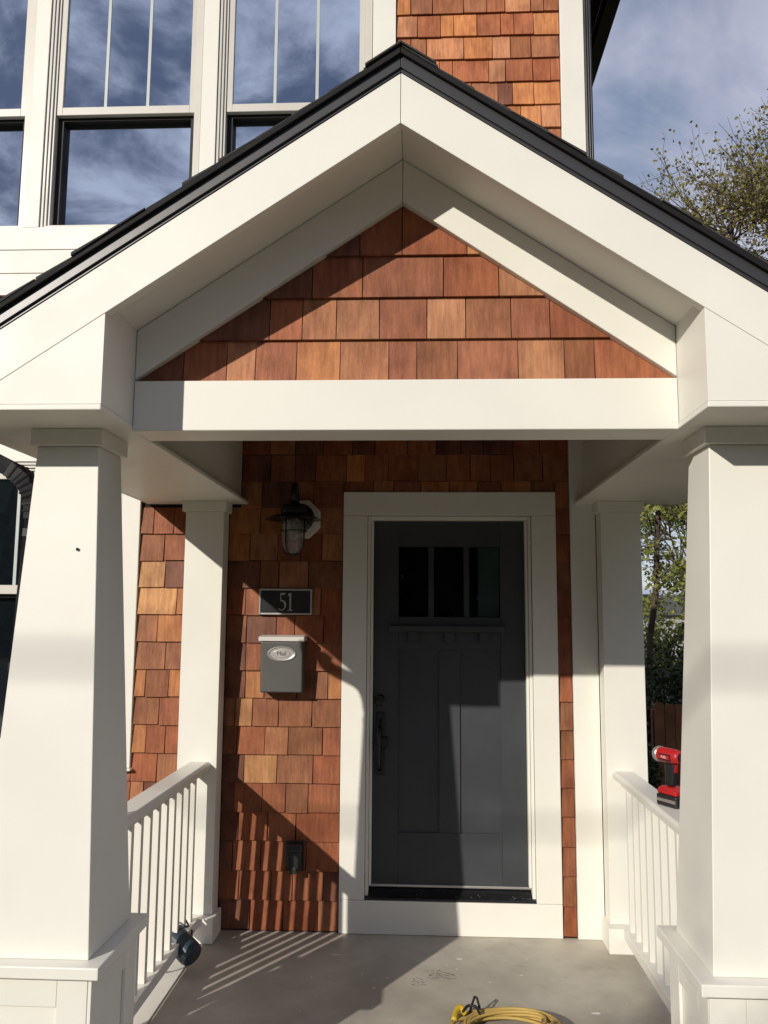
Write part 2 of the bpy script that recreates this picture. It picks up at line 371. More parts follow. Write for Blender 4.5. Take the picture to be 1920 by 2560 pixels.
for k in range(18):
    z0, z1 = zrow(k), min(zrow(k+1), 2.9)
    if z0 > 2.88: break
    lj, lt = LEFT.get(k, (None, None)); mj, mt = MAIL.get(k, (None, None))
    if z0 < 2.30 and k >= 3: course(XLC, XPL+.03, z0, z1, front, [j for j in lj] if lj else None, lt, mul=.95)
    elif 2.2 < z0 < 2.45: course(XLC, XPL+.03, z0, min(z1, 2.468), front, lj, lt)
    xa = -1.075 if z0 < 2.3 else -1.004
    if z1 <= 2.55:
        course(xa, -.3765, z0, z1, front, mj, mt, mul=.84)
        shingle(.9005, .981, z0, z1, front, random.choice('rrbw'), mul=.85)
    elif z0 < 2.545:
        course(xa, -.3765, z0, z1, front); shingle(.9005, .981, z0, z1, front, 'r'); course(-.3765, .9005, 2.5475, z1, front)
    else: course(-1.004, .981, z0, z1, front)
# rows hidden behind the left column, below and beside the lower window, and on the side wall: laid as whole courses
def plain_rows(x0, x1, za, zb, e, off, parent, name='shingle_courses', axis='y', ypos=0.0):
    mb = MB(); k = 0; rr = random.Random(7)
    z = off + math.floor((za-off)/e)*e
    while z < zb-.02:
        x = x0; z0, z1 = max(z, za), min(z+e, zb)
        while x < x1-.01:
            w = min(rr.uniform(.11, .22), x1-x); w = x1-x if x1-x-w < .05 else w; t = .02*rr.uniform(.9, 1.1)
            a, b2 = x+.002, x+w-.002
            if axis == 'y': vs = [(a,ypos-t,z0),(b2,ypos-t,z0),(b2,ypos,z0),(a,ypos,z0),(a,ypos-.006,z1),(b2,ypos-.006,z1),(b2,ypos,z1),(a,ypos,z1)]
            else: vs = [(ypos+t,a,z0),(ypos+t,b2,z0),(ypos,b2,z0),(ypos,a,z0),(ypos+.006,a,z1),(ypos+.006,b2,z1),(ypos,b2,z1),(ypos,a,z1)]
            mb.add(vs, [(0,3,2,1),(4,5,6,7),(0,1,5,4),(1,2,6,5),(2,3,7,6),(3,0,4,7)]); x += w
        z += e
    o = mb.build(name, M['cedar'], parent, kind='stuff'); o.color = tone('w'); return o
plain_rows(HX0, -2.93, GZ, 3.80, E_, Z0_, front)
plain_rows(-2.925, XLC, GZ, .88, E_, Z0_, front)
plain_rows(-2.925, -1.66, 2.94, 3.48, E_, Z0_, front)
plain_rows(.05, HD, GZ, HT, E_, Z0_, side, axis='x', ypos=HX1)
for k in range(3):                                                     # glimpse above the porch roof, left
    course(-2.92, -2.15, 3.49+.105*k, 3.49+.105*(k+1), front, None, None)

# upper front wall, right of the windows --------------------------------------
UP = {0: ([.022, .165, .367, .517, .634, .802, .885], 'obbbrtbb'), 1: ([.065, .217, .302, .452, .606, .691], 'bbOotbr'), 2: ([.023, .124, .367, .550, .667, .799], 'bbtotbb'),
      3: ([.090, .209, .294, .526, .633, .860], 'booootb'), 4: ([.10, .25, .416, .584, .677, .813], 'ooobdoo'), 5: ([.10, .27, .42, .58, .727, .856], 'oooboot'), 6: ([.12, .3, .45, .6, .75, .894], 'oorboob')}
for k in range(-2, 7):
    zt = 5.698-.1612*k; js, tn = UP.get(k, (None, None))
    if k == 3: js = [.209, .294, .526, .633, .921, .08]; js.sort(); tn = 'boootbo'
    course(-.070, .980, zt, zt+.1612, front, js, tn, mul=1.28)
plain_rows(-.070, .980, 3.80, 5.698-.1612*6-.0005, .1612, 5.698-.1612*30, front)
plain_rows(.50, .980, 3.45, 3.80, .1612, 5.698-.1612*30, front)
plain_rows(-.070, .980, 5.698+.1612*3+.0005, HT, .1612, 5.698, front)
plain_rows(HX0, -3.66, 3.82, HT, .1612, 5.698, front)

# trim boards -----------------------------------------------------------------
BF = -.032
def trim(name, x0, x1, z0, z1, y0=BF, y1=-.0005, m='white', bev=.003): return own(box(name, M[m], house, x0, x1, y0, y1, z0, z1, bev))
own(MB().prism([(.983, 0.001), (1.1325, 0.001), (1.1325, HT), (.983, HT)], -.034, -.0005).build('corner_board', M['white'], house, .003))
own(box('corner_board', M['white'], house, HX1+.0205, HX1+.044, .048, .14, 0, HT))
for a, b2 in ((-3.65, -3.503), (-2.466, -2.368), (-1.337, -1.236), (-.222, -.073)): trim('trim_board', a, b2, 4.268, 6.2)
trim('trim_board', -3.65, -.073, 4.115, 4.2655, BF-.004); trim('trim_board', -3.65, -.073, 3.960, 4.113, BF); trim('trim_board', -3.65, -.073, 3.815, 3.958, BF+.004)
trim('trim_board', -3.68, -.05, 6.203, 6.40, BF-.004)
# door surround
trim('door_casing', -.374, -.2285, .1855, 2.402); trim('door_casing', .7535, .8985, .1855, 2.402); trim('door_casing', -.374, .8985, 2.4035, 2.5455); trim('door_casing', -.374, .8985, .0015, .184)
own(MB().box(-.2265, -.208, -.012, .155, .186, 2.40).box(.733, .7515, -.012, .155, .186, 2.40).box(-.207, .732, -.012, .155, 2.378, 2.40).build('door_jamb', M['white'], house, .003))
own(MB().box(-.2065, -.192, .0, .052, .26, 2.377).box(.7165, .7315, .0, .052, .26, 2.377).build('door_stop', M['white'], house, .003))
th = own(MB().prism_x([(-.030, .1865), (-.030, .198), (.062, .236), (.062, .1865)], -.2260, .7510).build('threshold', M['black'], house, .003)); th['label'] = 'scuffed black door threshold'
own(box('door_sweep', M['silver'], house, -.206, .731, .046, .062, .238, .252, .002))

# the front door
dY = .064
door = own(box('door', M['doorgrey'], house, -.190, .715, dY, dY+.045, .2535, 2.376, .002)); door['label'] = 'slate grey craftsman door with three small panes'
def dpart(name, mat, *a, bev=.002): return box(name, M[mat], door, *a, bevel=bev)
# raised stiles and rails round recessed panels
F0, F1 = dY-.012, dY-.0005
for a in ((-.190, -.041, .2535, 2.376), (.571, .715, .2535, 2.376), (-.0405, .5705, .2535, .542), (-.0405, .5705, 1.60, 1.795), (-.0405, .5705, 2.221, 2.376), (.203, .327, .543, 1.599)):
    dpart('stile' if a[3]-a[2] > 1 else 'rail', 'doorgrey', a[0], a[1], F0, F1, a[2], a[3])
dpart('shelf', 'doorgrey', -.095, .597, F0-.045, F0-.0005, 1.708, 1.742)
for cx in (.047, .265, .474): dpart('dentil', 'doorgrey', cx-.031, cx+.031, F0-.028, F0-.0005, 1.648, 1.7075)
for a, b2 in ((-.040, .139), (.173, .352), (.386, .5700)):
    dpart('pane', 'doorpane', a, b2, dY-.006, dY-.003, 1.797, 2.219, bev=0)
dpart('dark_room_sheet', 'edge', -.040, .570, dY-.0009, dY-.0003, 1.797, 2.219, bev=0); dpart('curtain', 'curtain', .440, .566, dY-.0018, dY-.0010, 1.800, 2.216, bev=0)  # black sheet on the solid slab stands for the unlit room
for a in (.1395, .3525): dpart('muntin', 'doorgrey', a, a+.033, F0+.001, dY-.0020, 1.797, 2.219)
hm = MB(); hm.box(-.172, -.118, F0-.010, F0-.0003, .865, 1.232)
own_h = hm.build('handle_plate', M['iron'], door, .004)
gp = MB(); gp.tube([(-.146, F0-.010, 1.150), (-.150, F0-.040, 1.135), (-.154, F0-.058, 1.09), (-.155, F0-.062, 1.03), (-.152, F0-.052, .96), (-.149, F0-.034, .915), (-.147, F0-.010, .900)], [.009, .010, .016, .017, .010, .008, .012], 12)
gp.build('handle_grip', M['iron'], door, smooth=True)
MB().prism_x([(F0-.010, 1.175), (F0-.045, 1.185), (F0-.048, 1.178), (F0-.010, 1.165)], -.155, -.135).build('thumb_latch', M['iron'], door, .002)
MB().lathe([(.034, 0), (.034, .008), (.027, .014), (.026, .030), (.012, .032)], (-.148, F0-.0003, 1.300), 'Y', 28).build('deadbolt', M['iron'], door)
MB().lathe([(.030, 0), (.036, .006), (.030, .012)], (-.120, F0-.0105, 1.055), 'Y', 24).build('latch_rose', M['iron'], door)

# windows ---------------------------------------------------------------------
def window(x0, x1, z0, z1, zm, pane, glass_in=.086, lab=None):
    """double-hung: frame with stepped jambs, upper sash forward, lower sash set back"""
    fr = MB()
    for k, (w, yf) in enumerate(((.016, -.020), (.034, -.010), (.050, .002))):
        o0 = (0, .016, .034)[k]
        fr.box(x0+o0, x0+w, yf, .13, z0+o0*.6, z1-o0).box(x1-w, x1-o0, yf, .12, z0+o0*.6, z1-o0).box(x0+w, x1-w, yf, .12, z1-w, z1-o0).box(x0+w, x1-w, yf, .12, z0+o0*.6, z0+w*.6)
    w = own(fr.build('window', M['vinyl'], house, .0015, segs=1))
    if lab: w['label'] = lab
    gx0, gx1 = x0+glass_in+.004, x1-glass_in
    a, b2 = x0+.0505, x1-.0505
    us = MB(); us.box(a, gx0, .012, .050, zm, z1-.051).box(gx1, b2, .012, .050, zm, z1-.051).box(gx0, gx1, .012, .050, z1-.10, z1-.051).box(gx0, gx1, .012, .050, zm, zm+.055)
    us.build('sash', M['vinyl'], w, .002, segs=1)
    zb = z0+.031
    MB().box(a, gx0-.003, .0505, .125, zb, zm-.001).box(gx1+.003, b2, .0505, .125, zb, zm-.001).box(gx0-.003, gx1+.003, .0505, .125, zm-.020, zm-.001).build('sash_reveal', M['dark_reveal'], w)  # near black sides and top around the set-back lower pane
    ls = MB().box(gx0-.0025, gx1+.0025, .060, .110, zb, zb+.026); ls.build('sash', M['vinyl'], w, .002, segs=1)
    MB().box(gx0+.0005, gx1-.0005, .028, .034, zm+.0555, z1-.1005).build('pane', M[pane], w)
    MB().box(gx0-.0025, gx1+.0025, .100, .106, zb+.0265, zm-.0205).build('pane', M[pane], w)
    for f in (1/3, 2/3):
        xm = gx0+(gx1-gx0)*f; box('muntin', M['muntin'], w, xm-.010, xm+.010, .0225, .0278, zm+.0555, z1-.1005, .001)
    return w
M['muntin'] = painted('pale_green_white_muntin', (.50, .54, .52), .35, .03, .03)
for i, (a, b2) in enumerate(WINS): window(a+.001, b2-.001, WZ0+.001, WZ1, 5.063, 'pane')
window(LWIN[0]+.001, LWIN[1]-.001, LWIN[2], LWIN[3]-.001, 1.918, 'pane_low', lab='darker lower window beside the porch')
trim('window_casing', LWIN[1], XLC-.0015, .90, LWIN[3]); trim('window_casing', -2.92, LWIN[0], .90, LWIN[3])
trim('window_casing', -2.92, XLC-.0015, LWIN[3]+.0015, 2.90); trim('window_casing', -2.93, -1.612, .885, .8985, -.06)
trim('window_casing', LWIN[0]+.0015, LWIN[1]-.0015, .90, .979)
trim('window_casing', -2.94, -1.602, 2.9015, 2.935, -.055)

# main roof, eaves and gutters ------------------------------------------------
rf = MB(); EV = 1.47
rf.prism([(HX0-.4, 6.523), (EV, 6.523), (EV, 6.62), ((HX0+HX1)/2, 7.3), (HX0-.4, 6.62)], -.42, HD+.3)
roof = own(rf.build('roof', M['asphalt'], house)); roof['label'] = 'main house roof with dark overhanging eave'
MB().box(HX1+.036, EV-.001, -.40, HD+.25, 6.49, 6.521).build('soffit', painted('dark_soffit', (.05, .048, .035), .7, .1, .2, .2), roof)
MB().prism([(EV+.002, 6.36), (EV+.10, 6.36), (EV+.13, 6.48), (EV+.12, 6.48), (EV+.092, 6.37), (EV+.012, 6.37), (EV+.012, 6.50), (EV+.002, 6.50)], -.43, HD+.3).build('gutter', M['black'], roof)

# black downspout at the right corner of the house
ds = MB(); ds.box(1.1375, 1.1825, -.026, .044, .12, 6.33)
for k in range(3): ds.box(1.1425+k*.014, 1.1495+k*.014, -.0305, -.0263, .12, 6.33)
dsr = ds.build('downspout', M['black'], None, .002); tag(dsr, 'straight ribbed black downspout running up the cream corner board', 'downspout')

# ------------------------------------------------------------------ the porch roof
S = .667
porch = thing('porch_roof', 'gabled cream porch roof with cedar shingled triangle over the entry', 'porch roof', (X0, -1.2, 2.47))
def zl(u, z): return z-S*u
def gable_prism(mb, side, u0, u1, za, zb, y0, y1):     # band parallel to the slope, plumb ends
    f = lambda u: X0+side*u
    return mb.prism([(f(u0), zl(u0, za)), (f(u1), zl(u1, za)), (f(u1), zl(u1, zb)), (f(u0), zl(u0, zb))], y0, y1)
for sd in (-1, 1):
    g = lambda u: X0+sd*u; uc = (3.460-2.4915)/S
    MB().prism([(g(.0008), zl(.0008, 3.460)), (g(uc), 2.4915), (g(1.66), 2.4915), (g(1.66), zl(1.66, 3.6425)), (g(.0008), zl(.0008, 3.6425))], -2.395, -2.356).build('fascia_board', M['white'], porch, .002)
    gable_prism(MB(), sd, .0008, 1.675, 3.6440, 3.6545, -2.399, -2.05).build('drip_edge', M['drip'], porch)
    gable_prism(MB(), sd, .0008, 1.68, 3.6550, 3.697, -2.408, -2.05).build('drip_edge', M['drip'], porch, .0015)
    gable_prism(MB(), sd, .0008, 1.69, 3.6975, 3.7195, -2.424, -.024).build('roof_deck', M['edge'], porch, .002)
    gable_prism(MB(), sd, .0008, 1.50, 3.505, 3.520, -2.355, -1.985).build('soffit', M['white'], porch, .001)
    gable_prism(MB(), sd, .0008, 1.585, 3.560, 3.6435, -2.045, -.026).build('rafter_deck', M['white'], porch)
    # boxed return at the foot of the slope
    f = lambda u: X0+sd*u
    rt = MB(); ui, uo = .986, 1.580
    rt.prism([(f(ui), 2.4915), (f(uo), 2.4915), (f(uo), max(2.4925, zl(uo, 3.4590))), (f(1.449), 2.4925), (f(ui), zl(ui, 3.4590))], -2.3935, -2.056)
    rt.prism([(f(ui), zl(ui, 3.4594)), (f(1.45), zl(1.45, 3.4594)), (f(1.45), zl(1.45, 3.504)), (f(ui), zl(ui, 3.504))], -2.353, -2.056)
    rt.build('gable_return', M['white'], porch, .0015)
    MB().box(*sorted((f(ui-.002), f(uo+.002))), -2.397, -.024, 2.470, 2.4905).build('soffit_board', M['white'], porch, .004)
    MB().box(*sorted((f(1.032), f(1.36))), -2.052, -.024, 2.4915, 2.893).build('side_beam', M['white'], porch, .003)
    MB().box(*sorted((f(1.584), f(1.606))), -2.388, -.024, 2.470, 2.545).build('eave_fascia', M['white'], porch, .003)
    MB().prism([(f(1.609), 2.520), (f(1.672), 2.520), (f(1.690), 2.566), (f(1.684), 2.566), (f(1.668), 2.526), (f(1.615), 2.526), (f(1.615), 2.566), (f(1.609), 2.566)], -2.385, -.05).build('gutter', M['black'], porch)
    # shingle courses, each lapping the one below
    n = 14; dl = 1.70/n
    for k in range(n):
        u1 = 1.705-k*dl; u0 = max(u1-dl*1.0, .001); yy = -2.424+random.uniform(-.008, .008)
        mb = MB(); lo, hi = 3.7200, 3.7225
        mb.prism([(f(u1), zl(u1, lo)), (f(u1), zl(u1, hi+.0085*random.uniform(.5, 1.3))), (f(u0), zl(u0, lo+.004)), (f(u0), zl(u0, lo))], yy, -.026)
        mb.build('shingle_course', M['asphalt'], porch)
MB().prism([(X0-.12, zl(.12, 3.7275)), (X0, 3.728), (X0+.12, zl(.12, 3.7275)), (X0+.12, zl(.12, 3.734)), (X0, 3.735), (X0-.12, zl(.12, 3.734))], -2.434, -.026).build('ridge_cap', M['asphalt'], porch)
# front beam
MB().box(X0-.9845, X0+.9845, -2.091, -2.045, 2.467, 2.6545).build('front_beam', M['white'], porch, .004)
MB().box(X0-.9845, X0+.9845, -2.0435, -1.892, 2.4705, 2.90).build('beam_core', M['white'], porch, .003)
MB().box(X0-1.0315, X0+1.0315, -1.8905, -.024, 2.872, 2.892).build('ceiling', M['stain'], porch, .002)
# shingled triangle
tri = MB().prism([(X0-.9845, 2.656), (X0+.9845, 2.656), (X0+.9845, 2.86), (X0, 3.502), (X0-.9845, 2.86)], -2.042, -2.03).build('gable_panel', M['sheath'], porch)
for sd in (-1, 1):
    f = lambda u: X0+sd*u
    MB().prism([(f(.0008), 3.338), (f(.9845), 2.6605), (f(.9845), zl(.9845, 3.5030)), (f(.0008), 3.5030)], -2.089, -2.0425).build('rake_trim', M['white'], porch, .003)
def tri_shingle(x0, x1, z0, z1, tn):
    lim = lambda x: 3.352-.688*abs(x-X0)
    g = .0018; x0 += g; x1 -= g
    xs = [x0, x1]+([X0] if x0 < X0 < x1 else []); xs = sorted(xs)
    # polygon: rectangle clipped by the two slopes
    poly = [(x0, z0), (x1, z0), (x1, z1), (x0, z1)]
    for sd in (-1, 1):
        outp = []
        ins = lambda p: p[1] <= 3.352-.688*sd*(p[0]-X0)+1e-9
        for i in range(len(poly)):
            a, b2 = poly[i], poly[(i+1) % len(poly)]
            if ins(a): outp.append(a)
            if ins(a) != ins(b2):
                fa = a[1]-(3.352-.688*sd*(a[0]-X0)); fb = b2[1]-(3.352-.688*sd*(b2[0]-X0)); t = fa/(fa-fb)
                outp.append((a[0]+t*(b2[0]-a[0]), a[1]+t*(b2[1]-a[1])))
        poly = outp
        if len(poly) < 3: return
    n = len(poly); yf = lambda z: -2.0425-.0205*(1-.72*(z-z0)/(z1-z0))
    vs = [(x, yf(z), z) for x, z in poly]+[(x, -2.0425, z) for x, z in poly]
    fs = [tuple(range(n)), tuple(range(2*n-1, n-1, -1))]+[(i, n+i, n+(i+1) % n, (i+1) % n) for i in range(n)]
    o = MB().add(vs, fs).build('shingle', M['cedar'], tri); o.color = tone(tn)
TY = [(3.141, 3.36, [-.132, .026, .268], 'drrO'), (2.978, 3.140, [-.309, -.121, .180, .385], 'drwrt'), (2.817, 2.977, [-.466, -.344, -.217, -.057, .119, .262, .428, .570], 'drttwtbwr'),
      (2.656, 2.816, [-.785, -.623, -.516, -.363, -.201, -.021, .082, .231, .452, .620, .729], 'drtwotwbwtbr')]
for z0, z1, js, tn in TY:
    e = [X0-.98]+js+[X0+.98]
    for a, b2, t in zip(e, e[1:], tn): tri_shingle(a, b2, z0, z1, {'t': 't', 'o': 'o'}.get(t, t))

# ------------------------------------------------------------------ columns
def column(cx, cy, label):
    t = thing('porch_column', label, 'column', (cx, cy, 0), 'tapered front porch columns')
    MB().box(cx-.132, cx+.132, cy-.133, cy+.133, 2.408, 2.4695).build('capital', M['white'], t, .003)
    MB().frustum(cx, cy, .674, 2.4075, .196, .113).build('shaft', M['white'], t, .003)
    MB().box(cx-.252, cx+.252, cy-.255, cy+.255, .635, .6735).build('plinth_cap', M['white'], t, .004)
    h = .2065; MB().box(cx-h, cx+h, cy-h, cy+h, .002, .6345).build('plinth', M['white'], t, .002)
    # applied panel frame on each face: stiles and rails
    for ax in range(4):
        q = Matrix.Translation((cx, cy, 0)) @ Matrix.Rotation(ax*math.pi/2, 4, 'Z')
        for (a, b2, c, d) in ((-.2185, -.105, .002, .634), (.105, .2055, .002, .634), (-.1045, .1045, .537, .634), (-.1045, .1045, .002, .11)):
            mb = MB().box(a, b2, -h-.0125, -h-.0005, c, d); mb.v = [tuple(q @ Vector(v)) for v in mb.v]
            mb.build('panel_stile' if d-c > .3 else 'panel_rail', M['white'], t, .002)
    return t
CL = column(-1.185, -1.993, 'tapered cream column standing before the house window and black downspout')
CR = column(1.222, -1.993, 'tapered cream column standing beside the cordless drill and trees')
MB().lathe([(.004, 0), (.006, .002), (.002, .004)], (-1.122, -1.993-.135, 2.03), 'Y', 8).build('nail_hole', M['cable'], CL)
def pilaster(x0, x1, label):
    t = thing('pilaster', label, 'pilaster', ((x0+x1)/2, -.1, 0), 'square posts against the house wall')
    MB().box(x0-.018, x1+.018, -.186, -.0365, 2.408, 2.4695).build('capital', M['white'], t, .003)
    MB().box(x0, x1, -.168, -.0365, .132, 2.4075).build('shaft', M['white'], t, .003)
    MB().box(x0-.022, x1+.022, -.236, -.0365, .0015, .1315).build('base', M['white'], t, .003)
    return t
pilaster(-1.3005, -1.0715, 'square cream post beside the mailbox wall')
pilaster(1.1345, 1.363, 'square cream post at the house corner board')

# ------------------------------------------------------------------ railings
def railing(cx, ztop, label):
    t = thing('porch_railing', label, 'railing', (cx, -1.0, 0), 'cream porch railings')
    y0, y1 = -1.800, -.1695
    # flat handrail with eased top edges
    MB().prism([(cx-.064, ztop-.036), (cx+.064, ztop-.036), (cx+.064, ztop-.012), (cx+.050, ztop), (cx-.050, ztop), (cx-.064, ztop-.012)], y0-.015, y1).build('handrail', M['white2'], t, .003)
    MB().box(cx-.022, cx+.022, y0-.01, y1, ztop-.075, ztop-.0365).build('sub_rail', M['white2'], t, .002)
    MB().box(cx-.040, cx+.040, y0+.06, -.2365, .085, .138).build('bottom_rail', M['white2'], t, .003)
    for i in range(12):
        yc = -.292-.1275*i
        if yc-.017 < -1.79: break
        MB().box(cx-.0175, cx+.0175, yc-.0175, yc+.0175, .1385, ztop-.0755).build('baluster', M['white2'], t, .002)
    return t
RL = railing(-1.171, .966, 'cream porch railing with the blue adaptor and wires at its foot')
RR = railing(1.228, .948, 'cream porch railing with the cordless drill on it')
struct(box('floor_border', M['white'], None, -1.34, -1.113, -1.735, -.2375, .0005, .006, .002))
struct(box('floor_border', M['white'], None, 1.256, 1.42, -1.735, -.2375, .0005, .006, .002))

# ------------------------------------------------------------------ things on the wall
# ship-style lantern
ln = thing('wall_lantern', 'black caged nautical wall lantern above the house number', 'lantern', (-.63, -.05, 2.37))
oc = [(-.628+.1245*math.cos(math.radians(22.5+45*k)), 2.376+.1245*math.sin(math.radians(22.5+45*k))) for k in range(8)]
MB().prism(oc, -.052, -.0265).build('mounting_block', M['white'], ln, .003)
MB().lathe([(.086, 0), (.086, .008), (.070, .020), (.030, .032), (.028, .05)], (-.635, -.0525, 2.385), 'Y', 32).build('wall_disc', M['iron'], ln)
LX, LY = -.655, -.185
MB().tube([(-.64, -.10, 2.385), (-.642, -.118, 2.40), (-.645, -.125, 2.45), (-.648, -.130, 2.52), (-.650, -.140, 2.555), (-.653, -.163, 2.568), (-.655, -.18, 2.555), (LX, LY, 2.53), (LX, LY, 2.44)], .0175, 14).build('arm', M['iron'], ln, smooth=True)
MB().lathe([(.030, .0), (.062, -.006), (.073, -.018), (.076, -.075)], (LX, LY, 2.449), 'Z', 32).build('cap', M['iron'], ln, smooth=True)
MB().lathe([(.078, .012), (.130, .004), (.160, -.010), (.162, -.014), (.130, -.002), (.078, .006)], (LX, LY, 2.372), 'Z', 40).build('shade_brim', M['iron'], ln, smooth=True)
MB().lathe([(.066, .0), (.068, -.05), (.067, -.13), (.060, -.17), (.044, -.196), (.02, -.208), (.016, -.204), (.040, -.190), (.055, -.166), (.062, -.13), (.063, -.05), (.062, -.0)], (LX, LY, 2.363), 'Z', 32).build('glass_jar', M['jar'], ln, smooth=True)
MB().lathe([(.012, 0), (.013, -.03), (.026, -.06), (.030, -.085), (.020, -.115), (.004, -.125)], (LX, LY, 2.363), 'Z', 20).build('bulb', M['muntin'], ln, smooth=True)
for k in range(4):
    a = math.radians(45+90*k+20); c, s_ = math.cos(a), math.sin(a)
    MB().tube([(LX+r*c, LY+r*s_, 2.372+h) for r, h in ((.076, 0), (.077, -.08), (.076, -.15), (.066, -.19), (.040, -.217), (.008, -.224))], .0045, 8).build('cage_bar', M['iron'], ln, smooth=True)
MB().tube([(LX+.078*math.cos(t*math.pi/16), LY+.078*math.sin(t*math.pi/16), 2.29) for t in range(33)], .004, 6, False).build('cage_ring', M['iron'], ln, smooth=True)

# house number plaque
pq = thing('house_number_plaque', 'black number plaque with silver frame reading 51', 'number plaque', (-.716, -.03, 1.80))
PX0, PX1, PZ0, PZ1, PY = -.8755, -.5565, 1.8035, 1.9585, -.0265
MB().box(PX0+.011, PX1-.011, PY-.008, PY, PZ0+.011, PZ1-.011).build('panel', M['black'], pq)
for a in ((PX0, PX0+.0105, PZ0, PZ1), (PX1-.0105, PX1, PZ0, PZ1), (PX0+.011, PX1-.011, PZ0, PZ0+.0105), (PX0+.011, PX1-.011, PZ1-.0105, PZ1)):
    MB().box(a[0], a[1], PY-.014, PY, a[2], a[3]).build('frame_bar', M['silver'], pq, .002)
def stroke(mb, pts, y0, y1):            # pts: x, z, half-width; flat ribbon with thickness
    n = len(pts); Lp, Rp = [], []
    for i, (x, z, w) in enumerate(pts):
        a, b2 = pts[max(i-1, 0)], pts[min(i+1, n-1)]; d = Vector((b2[0]-a[0], b2[1]-a[1])); d.normalize()
        Lp.append((x-d.y*w, z+d.x*w)); Rp.append((x+d.y*w, z-d.x*w))
    for i in range(n-1): mb.prism([Lp[i], Rp[i], Rp[i+1], Lp[i+1]], y0, y1)
dg = MB(); y0, y1 = PY-.0115, PY-.0085
bowl = [(-.7445, 1.8865, .0022)]
for k in range(0, 15):
    a = math.radians(112-k*17.5); bowl.append((-.7375+.0205*math.cos(a), 1.8585+.0285*math.sin(a), .0030+.0032*math.sin(math.pi*min(1, k/9))))
stroke(dg, bowl, y0, y1); dg.lathe([(.0055, 0), (.0055, .003)], (-.7525, PY-.0085, 1.8355), 'Y', 12)
dg.box(-.7478, -.7432, y0, y1, 1.884, 1.929); dg.prism([(-.7475, 1.921), (-.7205, 1.922), (-.7155, 1.934), (-.7475, 1.932)], y0-.0004, y1)
dg.build('numeral_five', M['silver'], pq)
dg = MB(); dg.box(-.6925, -.6815, y0, y1, 1.829, 1.932); dg.box(-.7035, -.6715, y0-.0004, y1, 1.8265, 1.8315); dg.prism([(-.704, 1.914), (-.6925, 1.918), (-.6925, 1.932), (-.6945, 1.932)], y0-.0002, y1)
dg.build('numeral_one', M['silver'], pq)

# mailbox
mbx = thing('mailbox', 'grey wall mailbox with pale lid and oval mail badge', 'mailbox', (-.716, -.08, 1.35))
MB().prism_x([(-.132, 1.3535), (-.136, 1.362), (-.136, 1.6485), (-.0225, 1.6485), (-.0225, 1.3535)], -.8405, -.5925).build('body', M['mailgrey'], mbx, .010, segs=4)
MB().prism_x([(-.146, 1.6492), (-.146, 1.6735), (-.10, 1.681), (-.0225, 1.684), (-.0225, 1.6492)], -.8525, -.5835).build('lid', painted('mailbox_lid_nickel', (.62, .60, .56), .35, .05, .04), mbx, .004)
bd = MB(); EC = (-.7155, 1.5775)
ring = lambda rx, rz, y, n=40: [(EC[0]+rx*math.cos(2*math.pi*k/n), y, EC[1]+rz*math.sin(2*math.pi*k/n)) for k in range(n)]
prof = [(.083, .0425, -.1362), (.083, .0425, -.1395), (.078, .0385, -.1420), (.068, .032, -.1385), (.052, .024, -.1385), (.049, .0215, -.1415)]
n = 40; vs = []; fs = []
for rx, rz, y in prof: vs += ring(rx, rz, y)
for i in range(len(prof)-1):
    for k in range(n): fs.append((i*n+k, i*n+(k+1) % n, (i+1)*n+(k+1) % n, (i+1)*n+k))
fs += [tuple(range(n)), tuple(range((len(prof)-1)*n, len(prof)*n))]
badge = bd.add(vs, fs).build('badge', M['silver'], mbx, smooth=False)
bead = MB()
for k in range(64):
    t = 2*math.pi*k/64; bead.lathe([(.0024, 0), (.0020, .0014), (.0006, .0020)], (EC[0]+.0805*math.cos(t), -.1400, EC[1]+.0405*math.sin(t)), 'Y', 6)
bead.build('bead_edge', M['silver'], badge, kind='stuff')
def text_mesh(txt, size, mat, name, parent, M4, ext=.0008, shear=0):
    cu = bpy.data.curves.new(name, 'FONT'); cu.body = txt; cu.size = size; cu.extrude = ext; cu.align_x = 'CENTER'; cu.align_y = 'CENTER'; cu.shear = shear; cu.resolution_u = 3
    tmp = bpy.data.objects.new(name, cu); col.objects.link(tmp); dg_ = bpy.context.evaluated_depsgraph_get(); me = bpy.data.meshes.new_from_object(tmp.evaluated_get(dg_))
    bpy.data.objects.remove(tmp); me.transform(M4); me.materials.clear(); me.materials.append(mat); o = bpy.data.objects.new(name, me); link(o, parent); return o
text_mesh('Mail', .034, M['mailgrey'], 'lettering', badge, Matrix.Translation((EC[0], -.1424, EC[1]+.001)) @ Matrix.Rotation(math.pi/2, 4, 'X'), .0008)

# weatherproof outlet cover
oc_ = thing('outlet_cover', 'black weatherproof outlet cover low on the shingle wall', 'outlet cover', (-.63, -.04, .34))
MB().box(-.684, -.579, -.034, -.0225, .337, .505).build('backplate', M['darkgrey'], oc_, .004)
MB().prism_x([(-.0345, .345), (-.085, .352), (-.098, .372), (-.098, .462), (-.082, .496), (-.0345, .500)], -.676, -.587).build('bubble_lid', M['darkgrey'], oc_, .012, segs=4)
MB().box(-.672, -.591, -.100, -.086, .476, .499).build('hinge', M['darkgrey'], oc_, .004)
MB().prism_x([(-.088, .3395), (-.106, .3395), (-.104, .375), (-.0985, .378)], -.650, -.613).build('latch', M['darkgrey'], oc_, .004)

